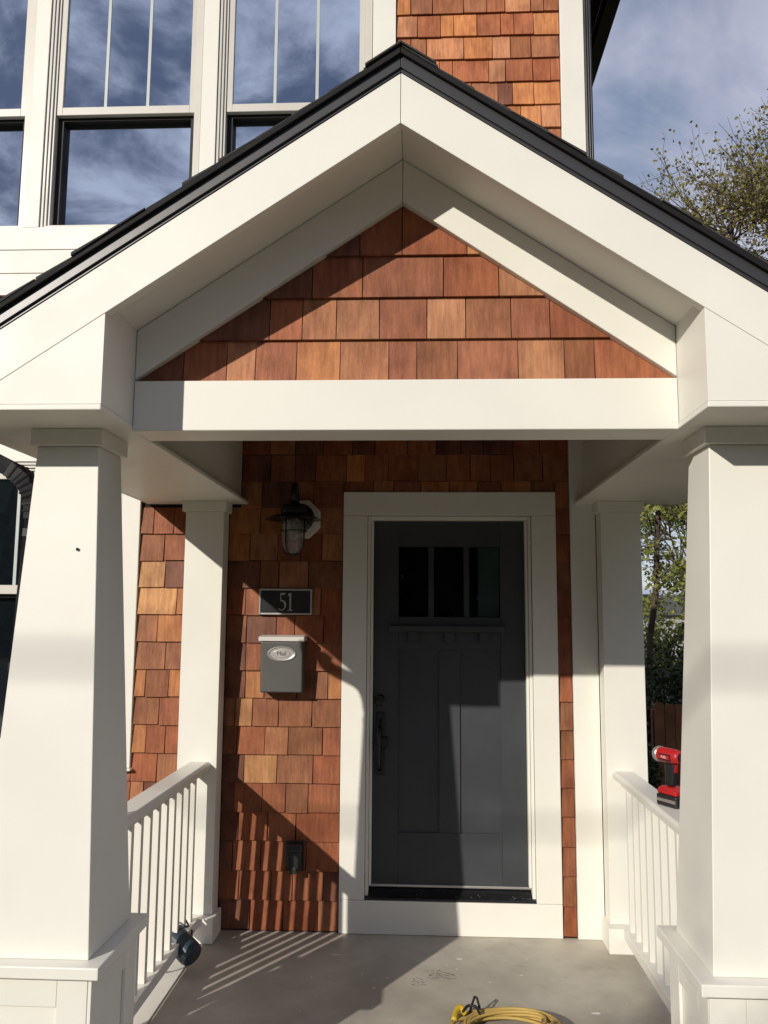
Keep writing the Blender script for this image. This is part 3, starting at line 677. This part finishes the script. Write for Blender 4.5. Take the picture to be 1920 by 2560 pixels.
# ------------------------------------------------------------------ downspout beside the left column
def rib_tube(pts, w, d, name, parent, mat):
    """rectangular corrugated pipe along pts (w across, d deep)"""
    mb = MB(); sec = []
    cs = [(-.5, -.5), (-.3, -.42), (-.1, -.5), (.1, -.42), (.3, -.5), (.5, -.42), (.5, .5), (.2, .42), (0, .5), (-.2, .42), (-.5, .5)]
    P = [Vector(p) for p in pts]; side = Vector((0, 1, 0)); vs = []
    for i, p in enumerate(P):
        dd = (P[min(i+1, len(P)-1)]-P[max(i-1, 0)]).normalized(); a = (side-side.dot(dd)*dd).normalized(); b2 = dd.cross(a)
        for u, v in cs: vs.append(p+a*(u*w)+b2*(v*d))
    n = len(cs); fs = []
    for i in range(len(P)-1):
        for k in range(n): fs.append((i*n+k, i*n+(k+1) % n, (i+1)*n+(k+1) % n, (i+1)*n+k))
    fs += [tuple(range(n-1, -1, -1)), tuple(range((len(P)-1)*n, len(P)*n))]
    return mb.add(vs, fs).build(name, mat, parent)
dp = thing('downspout', 'black elbowed downspout strapped along the side of the tapered column', 'downspout', (-1.40, -1.93, 0))
DY = -1.93
ex = lambda z: -1.185-(.196-.083*(z-.674)/1.734)-.062
rib_tube([(-1.672, DY, 2.512), (-1.672, DY, 2.475), (-1.655, DY, 2.440), (-1.480, DY, 2.353)], .075, .060, 'elbow_run', dp, M['gloss'])
c0 = (-1.478, 2.352); el = []
for k in range(10):
    t = k/9; x = (1-t)**2*c0[0]+2*t*(1-t)*-1.372+t*t*ex(2.16); z = (1-t)**2*c0[1]+2*t*(1-t)*2.300+t*t*2.16; el.append((x, DY, z))
rib_tube(el, .078, .064, 'elbow', dp, M['gloss'])
for k in range(1, 9):
    x, y, z = el[k]; nx, ny, nz = el[k+1] if k < 9 else el[k]; d = Vector((nx-x, 0, nz-z)).normalized()
    rib_tube([Vector((x, y, z))-d*.004, Vector((x, y, z))+d*.004], .084, .070, 'crimp', dp, M['gloss'])
rib_tube([(ex(2.158), DY, 2.158), (ex(.70), DY, .70)], .072, .056, 'pipe', dp, M['gloss'])
rib_tube([(ex(.698)-.004, DY, .698), (-1.545, DY, .55), (-1.575, DY, .40), (-1.575, DY, GZ+.02)], .072, .050, 'lower_pipe', dp, M['black'])
for z in (2.12, 1.62): rib_tube([(ex(z), DY, z), (ex(z-.03), DY, z-.03)], .080, .058, 'strap', dp, M['black'])

# ------------------------------------------------------------------ cordless drill on the right handrail
ZR = .9485
dr = thing('cordless_drill', 'red and black cordless drill standing on the handrail', 'drill', (1.247, -1.03, ZR))
dr.rotation_euler = (0, 0, math.radians(-62))
def dpt(mb, name, mat, parent=None, **k):            # drill parts in the drill's own frame: +x is forwards (chuck)
    o = mb.build(name, mat, None, **k); o.parent = parent or dr; return o
bat = dpt(MB().box(-.062, .062, -.040, .040, 0.0, .052), 'battery', M['darkgrey'], bevel=.008, segs=3)
dpt(MB().box(-.056, .058, -.0415, -.0402, .020, .034), 'battery_stripe', M['silver'], bat)
ft = dpt(MB().prism([(-.060, .0525), (.060, .0525), (.058, .074), (.030, .088), (-.035, .088), (-.058, .072)], -.036, .036), 'foot', M['red'], bevel=.006, segs=3)
dpt(MB().prism([(-.028, .0885), (.018, .0885), (.030, .190), (-.030, .190)], -.017, .017), 'grip', M['darkgrey'], bevel=.010, segs=4)
dpt(MB().prism([(.019, .15), (.030, .15), (.034, .182), (.030, .188)], -.009, .009), 'trigger', M['red'], bevel=.003)
mt_ = dpt(MB().lathe([(.020, -.085), (.031, -.078), (.034, -.060), (.034, .030), (.030, .045), (.024, .060)], (0, 0, 0), 'Z', 24), 'motor_housing', M['red'], smooth=True)
mt_.data.transform(Matrix.Translation((0, 0, .222)) @ Matrix.Rotation(math.pi/2, 4, 'Y'))
bk = dpt(MB().lathe([(.012, -.094), (.030, -.090), (.0355, -.078), (.0355, -.062)], (0, 0, 0), 'Z', 24), 'rear_cap', M['silver'], smooth=True)
bk.data.transform(Matrix.Translation((0, 0, .222)) @ Matrix.Rotation(math.pi/2, 4, 'Y'))
ck = dpt(MB().lathe([(.021, .0605), (.021, .085), (.014, .110), (.006, .114)], (0, 0, 0), 'Z', 20), 'chuck', M['darkgrey'], smooth=True)
ck.data.transform(Matrix.Translation((0, 0, .222)) @ Matrix.Rotation(math.pi/2, 4, 'Y'))
lbm = dpt(MB().box(-.045, .030, -.0365, -.0335, .203, .233), 'side_label', M['darkgrey'], bevel=.002)
lb2 = dpt(MB().box(-.041, .024, -.0378, -.0367, .210, .227), 'label_patch', M['red'], lbm)
tx = text_mesh('FUEL', .0155, M['white'], 'lettering', None, Matrix.Translation((-.008, -.0383, .2185)) @ Matrix.Rotation(math.pi/2, 4, 'X'), .0004); tx.parent = lbm

# ------------------------------------------------------------------ plug adaptor with wires at the left railing
ad = thing('plug_adaptor', 'blue grey plug adaptor with black wires lying against the railing foot', 'adaptor', (-1.115, -.60, .06))
axis = Vector((.135, -.075, -.075)).normalized(); top = Vector((-1.185, -.515, .140))
q = axis.to_track_quat('Z', 'Y').to_matrix().to_4x4()
body = MB().lathe([(.046, 0), (.060, .004), (.062, .012), (.062, .130), (.056, .156), (.042, .164)], (0, 0, 0), 'Z', 28)
ob = body.build('body', M['blueplug'], ad, .003); ob.data.transform(Matrix.Translation(top) @ q)
rm = MB().lathe([(.054, -.006), (.066, -.004), (.066, .012), (.0625, .016)], (0, 0, 0), 'Z', 28).build('rim', painted('pale_blue_plastic', (.12, .17, .21), .35, .05, .03), ad); rm.data.transform(Matrix.Translation(top) @ q)
def loop(pts, n=40):
    P = [Vector(p) for p in pts]; outp = []
    for i in range(len(P)-1):
        p0, p1, p2, p3 = P[max(i-1, 0)], P[i], P[i+1], P[min(i+2, len(P)-1)]
        for k in range(8):
            t = k/8; outp.append(.5*((2*p1)+(-p0+p2)*t+(2*p0-5*p1+4*p2-p3)*t*t+(-p0+3*p1-3*p2+p3)*t**3))
    outp.append(P[-1]); return outp
T = top
MB().tube(loop([T+Vector((.0, .0, .0)), T+Vector((-.01, -.01, .06)), T+Vector((-.06, .00, .085)), T+Vector((-.11, .01, .06)), T+Vector((-.16, .02, .01))]), .0052, 8).build('wire', M['cable'], ad, smooth=True)
MB().tube(loop([T+Vector((.01, .01, .0)), T+Vector((.03, .05, .03)), T+Vector((.05, .09, .02)), T+Vector((.03, .13, .03)), T+Vector((.0, .14, .06))]), .0048, 8).build('wire', M['cable'], ad, smooth=True)
MB().tube(loop([T+Vector((.03, -.05, -.03)), T+Vector((.02, -.12, -.09)), T+Vector((-.03, -.17, -.098)), T+Vector((-.09, -.18, -.094)), T+Vector((-.16, -.17, -.094))]), .0052, 8).build('wire', M['cable'], ad, smooth=True)
MB().tube(loop([T+Vector((-.02, .0, -.02)), T+Vector((-.06, .02, -.04)), T+Vector((-.10, .03, -.05))]), .0085, 8).build('wire', M['cable'], ad, smooth=True)
MB().prism_x([(-.395, .07), (-.36, .07), (-.355, .12), (-.38, .13)], -1.155, -1.125).build('plug', M['cable'], ad, .006)

# ------------------------------------------------------------------ coiled yellow extension cord
cd = thing('extension_cord', 'coiled yellow extension cord on the porch floor', 'cord', (.46, -1.20, 0))
rr = random.Random(3); pts = []
for i in range(11*26+1):
    a = 2*math.pi*i/26; lp = i/26
    rx = .205+.030*math.sin(lp*2.1+.5)+.012*math.sin(a*2+lp); ry = .150+.030*math.cos(lp*1.7)
    x = .475+rx*math.cos(a)+.012*math.sin(lp*5); y = -1.165+ry*math.sin(a)+.010*math.cos(lp*4)
    z = .008+.0075*(lp % 6)+.014*(1+math.sin(a*1.0+2.2))*min(1, lp/4)
    pts.append((x, y, max(z, .0075)))
MB().tube(pts, .0072, 8).build('coil', M['yellow'], cd, smooth=True)
MB().tube(loop([(.30, -1.06, .045), (.275, -1.035, .06), (.255, -1.06, .05), (.245, -1.11, .04)]), [.014]*25, 10).build('plug', painted('yellow_plug', (.60, .40, .03), .4, .1, .05), cd, smooth=True)
MB().tube([(.315, -1.03, .028), (.328, -1.01, .06), (.343, -.985, .088), (.352, -.99, .085), (.366, -1.005, .040)], .0055, 8).build('tie', M['cable'], cd)
MB().tube(loop([(.285, -1.07, .058), (.31, -1.04, .070), (.345, -1.05, .070), (.36, -1.09, .055)]), .0062, 8).build('tie', M['cable'], cd, smooth=True)

# ------------------------------------------------------------------ scraps and marks on the floor
pfloor = bpy.data.objects['porch_floor']
fl = MB(); rr = random.Random(11)
def fleck(x, y, w, d, z=.0006):
    n = 7; fl.add([(x+w*math.cos(2*math.pi*k/n)*rr.uniform(.6, 1.1), y+d*math.sin(2*math.pi*k/n)*rr.uniform(.6, 1.1), z+rr.uniform(0, .0012)) for k in range(n)], [tuple(range(n))])
for x, y, w, d in ((.30, -.345, .022, .012), (.235, -.43, .008, .005), (.285, -.475, .009, .006), (.605, -.53, .012, .006), (-.36, -.33, .045, .006), (-.45, -.62, .006, .005), (-.20, -.56, .006, .006), (-.07, -.60, .007, .006), (-.13, -.72, .010, .006),
                   (.90, -.92, .028, .018), (.17, -.31, .005, .004), (.66, -.33, .004, .004), (-.62, -.50, .006, .004), (.44, -.62, .012, .005)): fleck(x, y, w, d)
for k in range(70): fleck(rr.uniform(-1.0, 1.15), rr.uniform(-1.9, -.1), rr.uniform(.0015, .005), rr.uniform(.0015, .004))
fl.build('paint_flecks', M['white'], pfloor, kind='stuff')
fl = MB()
for k in range(60):
    q = rr.random(); yy = -.028+.088*q; fleck(rr.uniform(.0, .72)**1.0, yy, rr.uniform(.001, .007), rr.uniform(.0008, .002), .1985+.0385*(yy+.030)/.092)
fl.build('dust_specks', M['muntin'], th, kind='stuff')
bt = MB()
def lug(x, y, a, l, w):
    c, s_ = math.cos(a), math.sin(a); bt.add([(x+c*u-s_*v, y+s_*u+c*v, .0007) for u, v in ((-l, -w), (l, -w), (l, w), (-l, w))], [(0, 1, 2, 3)])
for k in range(26): lug(.20+.062*(k % 7-3)/3+rr.uniform(-.008, .008), -.545+.05*(k//7-1.5)/2+rr.uniform(-.01, .01), rr.uniform(-.9, .9), rr.uniform(.006, .013), .0022)
for k in range(14): lug(.085+.03*(k % 5-2)/2+rr.uniform(-.008, .008), -.635+.035*(k//5-1)+rr.uniform(-.008, .008), rr.uniform(-.9, .9), rr.uniform(.005, .010), .0022)
bt.build('boot_print', painted('dried_mud', (.17, .155, .13), .9, .2, .1, .1), pfloor, kind='stuff')

# ------------------------------------------------------------------ trees, hedge, fence beyond the corner
def leaf_quads(mb, p, size, rr, n=1):
    for _ in range(n):
        d = Vector((rr.gauss(0, 1), rr.gauss(0, 1), rr.gauss(0, .7)-.4)).normalized(); e = d.cross(Vector((rr.gauss(0, 1), rr.gauss(0, 1), rr.gauss(0, 1)))).normalized()
        l, w = size*rr.uniform(.7, 1.25), size*rr.uniform(.32, .5); m = d.cross(e)*size*.12
        b = len(mb.v); p = Vector(p)
        mb.v += [tuple(p), tuple(p+d*l*.5+e*w+m), tuple(p+d*l), tuple(p+d*l*.5-e*w+m)]; mb.f += [(b, b+1, b+2, b+3)]
def grow_tree(name, label, cat, base, height, seed, lm, leaf, spread, trunk_r, levels=5, lean=(0, 0), leaves_per=5, bare_top=.3, group=None, split0=.28, kids=3, upb=.25):
    rr = random.Random(seed); wood = MB(); lv = MB()
    t = thing(name, label, cat, base, group)
    def branch(p, d, ln, r, lev):
        steps = 4 if lev < levels-1 else 3; pts = [p]; rads = [r]; q = Vector(p); dd = Vector(d)
        for k in range(steps):
            dd = (dd+Vector((rr.gauss(0, .12), rr.gauss(0, .12), rr.gauss(0, .08)+upb*.12))).normalized(); q = q+dd*(ln/steps); pts.append(q.copy()); rads.append(max(r*(1-.55*(k+1)/steps), .004))
        wood.tube(pts, rads, 7 if lev < 2 else (4 if lev < 4 else 3), cap=False)
        if lev >= levels:
            if rr.random() > bare_top or q.z < base[2]+height*.62:
                for k in range(leaves_per):
                    leaf_quads(lv, Vector(pts[-1])*.0+Vector(pts[rr.randrange(1, len(pts))])+Vector((rr.gauss(0, leaf*.7), rr.gauss(0, leaf*.7), rr.gauss(0, leaf*.6))), leaf, rr)
            return
        nk = kids+(1 if rr.random() < .5 else 0)
        for i in range(nk):
            f = rr.uniform(.45, 1.0) if lev else rr.uniform(split0, 1.0)
            idx = min(int(f*steps), steps-1); s0 = pts[idx].lerp(pts[idx+1], f*steps-idx)
            az = rr.uniform(0, 2*math.pi); tilt = rr.uniform(.35, .85)*spread
            a = dd.orthogonal().normalized(); a.rotate(Quaternion(dd, az)); nd = (dd*math.cos(tilt)+a*math.sin(tilt)+Vector((0, 0, upb))).normalized()
            branch(s0, nd, ln*rr.uniform(.55, .78), rads[idx]*rr.uniform(.5, .68), lev+1)
        branch(pts[-1], dd, ln*.7, rads[-1], lev+1)
    branch(Vector(base), Vector((lean[0], lean[1], 1)).normalized(), height*.36, trunk_r, 0)
    wood.build('trunk', M['trunkmat'], t); o = lv.build('crown', lm, t)
    return t
def crown_tree(name, label, base, trunk_top, c, rad, seed, lm, leaf, nh, nn, nt, leaves, bare=.25, tr=.12, tip=.5, group=None, up=.5):
    """trunk -> limbs to hubs -> branches to nodes -> twigs, all inside an uneven ellipsoid crown"""
    rr = random.Random(seed); wood = MB(); lv = MB(); t = thing(name, label, 'tree', base, group); c = Vector(c)
    def pt(rmin, rmax):
        while True:
            q = Vector((rr.uniform(-1, 1), rr.uniform(-1, 1), rr.uniform(-1, 1)))
            if rmin < q.length < rmax: break
        lump = 1+.16*math.sin(q.x*5+seed)*math.sin(q.y*4+2*seed)+.12*math.sin(q.z*6+seed)
        return c+Vector((q.x*rad[0], q.y*rad[1], q.z*rad[2]))*lump
    def limb(a, b2, r0, r1, n, jit, sides):
        a, b2 = Vector(a), Vector(b2); L_ = (b2-a).length; pts = [a]
        for k in range(1, n): 
            f = k/n; pts.append(a.lerp(b2, f)+Vector((rr.gauss(0, jit), rr.gauss(0, jit), rr.gauss(0, jit)*.6-L_*.10*math.sin(math.pi*f)*up))*1.0)
        pts.append(b2); wood.tube(pts, [r0+(r1-r0)*k/n for k in range(n+1)], sides, False); return pts
    tp = limb(base, trunk_top, tr, tr*.72, 5, tr*.35, 9)
    hubs = []
    for k in range(nh):
        h = pt(.12, .62); st_ = tp[rr.choice((3, 4, 5, 5))]; P = limb(st_, h, tr*.42, tr*.16, 5, .09*rad[0]*.5, 6); hubs += [(p, tr*(.34-.04*i)) for i, p in enumerate(P[2:])]
    hubs.append((Vector(trunk_top), tr*.5)); nodes = []
    for k in range(nn):
        q = pt(.30, .92); h, hr = min(hubs, key=lambda H: (H[0]-q).length+max(0, H[0].z-q.z)*1.2)
        P = limb(h, q, max(.010, hr*.42), .0075, 4, .05*rad[0]*.5, 4); nodes += P[2:]
    for k in range(nt):
        n0 = rr.choice(nodes); d = (n0-c); d = Vector((d.x/rad[0], d.y/rad[1], d.z/rad[2])); d = (d.normalized()*.7+Vector((rr.gauss(0, .6), rr.gauss(0, .6), rr.gauss(0, .5)+.45))).normalized()
        e = n0+d*tip*rr.uniform(.4, 1.2); P = limb(n0, e, .0065, .0028, 3, tip*.05, 3)
        if rr.random() < bare: continue
        for m in range(leaves):
            p0 = P[rr.randrange(1, 4)]; leaf_quads(lv, p0+Vector((rr.gauss(0, leaf), rr.gauss(0, leaf), rr.gauss(0, leaf*.8))), leaf, rr)
    wood.build('trunk', M['trunkmat'], t); lv.build('crown', lm, t); return t
crown_tree('broadleaf_tree', 'tall thinning autumn tree with bare twig tips behind the porch roof', (7.2, 9.4, GZ), (7.1, 9.4, 5.2), (7.0, 9.3, 7.9), (3.35, 2.9, 3.5), 8, M['leaf_gold'], .074, 34, 330, 5200, 8, .40, .20, .74)
crown_tree('broadleaf_tree', 'slender lime green tree seen between post and column', (5.45, 15.5, GZ), (5.92, 15.6, 4.9), (5.95, 15.5, 4.4), (1.6, 1.2, 2.0), 5, M['leaf_lime'], .14, 9, 50, 260, 7, .1, .085, .45)
crown_tree('broadleaf_tree', 'hazy olive tree standing behind the slender lime tree', (9.3, 24.5, GZ), (9.3, 24.5, 3.0), (9.4, 24.5, 4.4), (2.0, 1.8, 2.6), 15, M['leaf_mid'], .14, 10, 90, 700, 5, .2, .11, .6)
crown_tree('broadleaf_tree', 'small sparse street tree beside the path', (-5.6, -12.7, GZ), (-5.7, -12.6, 4.4), (-5.75, -12.5, 5.35), (1.0, .9, .62), 31, M['leaf_gold'], .075, 7, 26, 90, 3, .3, .05, .3)
def shrub(name, label, cat, c, rad, n, lm, leaf, seed, group=None):
    rr = random.Random(seed); t = thing(name, label, cat, (c[0], c[1], GZ), group); lv = MB(); wd = MB()
    for k in range(7):
        a = rr.uniform(0, 6.28); wd.tube([(c[0], c[1], GZ), (c[0]+.4*rad[0]*math.cos(a), c[1]+.4*rad[1]*math.sin(a), c[2]), (c[0]+.7*rad[0]*math.cos(a), c[1]+.7*rad[1]*math.sin(a), c[2]+.6*rad[2])], [.03, .02, .006], 5, False)
    cl = [Vector((rr.gauss(0, .5), rr.gauss(0, .5), rr.gauss(0, .5))) for _ in range(60)]
    for k in range(n):
        q = rr.choice(cl)+Vector((rr.gauss(0, .16), rr.gauss(0, .16), rr.gauss(0, .16)))
        if q.length > 1: q *= rr.uniform(.85, 1.08)/q.length
        z = c[2]+q.z*rad[2]
        if z < GZ+.05: continue
        leaf_quads(lv, (c[0]+q.x*rad[0], c[1]+q.y*rad[1], z), leaf, rr)
    wd.build('stem', M['trunkmat'], t); lv.build('foliage', lm, t); return t
shrub('bush', 'sunlit yellow green bush under the slender tree', 'bush', (6.0, 16.6, .70), (1.7, 1.0, 1.62), 5200, M['leaf_lime'], .11, 21)
shrub('bush', 'dark evergreen bush in the shade behind the wooden fence', 'bush', (3.66, 7.6, .25), (1.05, .8, 1.12), 5200, M['leaf_dark'], .085, 22)
shrub('bush', 'low dark bush in the shade left of the wooden fence', 'bush', (2.45, 5.9, -.16), (.62, .5, .46), 3000, M['leaf_dark'], .07, 23)
fn = thing('wooden_fence', 'brown picket fence in the shade below the bushes', 'fence', (3.6, 6.3, GZ))
for k in range(9):
    x = 3.13+k*.135; h = 1.16+random.uniform(-.012, .012)
    MB().prism([(x, GZ+.05), (x+.125, GZ+.05), (x+.125, GZ+h), (x+.095, GZ+h+.025), (x+.03, GZ+h+.025), (x, GZ+h)], 6.27, 6.29).build('picket', M['fence'], fn)
for z in (.25, .95): MB().box(3.1, 4.36, 6.292, 6.33, GZ+z, GZ+z+.08).build('rail', M['fence'], fn)
for x in (3.12, 4.28): MB().box(x, x+.09, 6.332, 6.42, GZ-.1, GZ+1.1).build('post', M['fence'], fn)
# neighbour's house and wooded rise far behind
nb = thing('far_house', 'small grey roofed house far beyond the bushes', 'house', (14, 40, GZ))
MB().box(12.95, 16.9, 40, 45, GZ, 1.9).build('wall', M['farwall'], nb)
MB().prism([(12.6, 1.903), (17.3, 1.903), (16.2, 3.0), (13.6, 3.0)], 39.6, 45.4).build('roof', M['farroof'], nb)
MB().box(13.5, 14.3, 39.95, 39.997, .6, 1.5).build('window', M['pane_low'], nb)
hill = MB(); rr = random.Random(4); nx, ny = 60, 8
hill.v = [(-160+320*i/(nx-1), 95+j*18, GZ-.3+(1-abs(j-3.5)/3.5)*(6.5+2.2*math.sin(i*.35)+1.5*math.sin(i*.9+1)+rr.uniform(-.4, .4))) for j in range(ny) for i in range(nx)]
hill.f = [(j*nx+i, j*nx+i+1, (j+1)*nx+i+1, (j+1)*nx+i) for j in range(ny-1) for i in range(nx-1)]
struct(hill.build('hill', painted('wooded_hill', (.035, .05, .025), .95, .3, .5, .1), smooth=True))
# unseen tree belts, added to block low sky light and darken window reflections
tl = MB(); rr = random.Random(9)
def belt(xa, ya, xb, yb, n, h):
    for k in range(n):
        t = rr.random(); x = xa+(xb-xa)*t; y = ya+(yb-ya)*t; hh = h*(.80+.20*math.sin(t*37)*math.sin(t*11+1))
        leaf_quads(tl, (x+rr.gauss(0, 1.0), y+rr.gauss(0, 1.0), GZ+hh*rr.random()**.8), 2.4, rr)
belt(-60, -40, 45, -40, 5200, 13.0); belt(45, -40, 27, -2, 2200, 12.0); belt(-60, -40, -32, -3, 2200, 11.0)
o = tl.build('sky_block_trees', M['leaf_dark'], kind='stuff'); tag(o, 'unseen dark tree belt added to block low sky light', 'trees')

# overhead service cable along the street
cb_ = MB(); cb_.tube([(-70+7*k, -16.3, 8.55+.0012*(k*7-75)**2*.12) for k in range(21)], .019, 8)
o = cb_.build('utility_cable', M['cable'], smooth=True); tag(o, 'black utility cable strung high along the street', 'cable')
for x in (-70,): tag(MB().tube([(x, -16.4, GZ), (x, -16.4, 10.2)], [.16, .11], 10).build('utility_pole', M['fence'], None), 'round wooden pole carrying the street cable', 'pole')
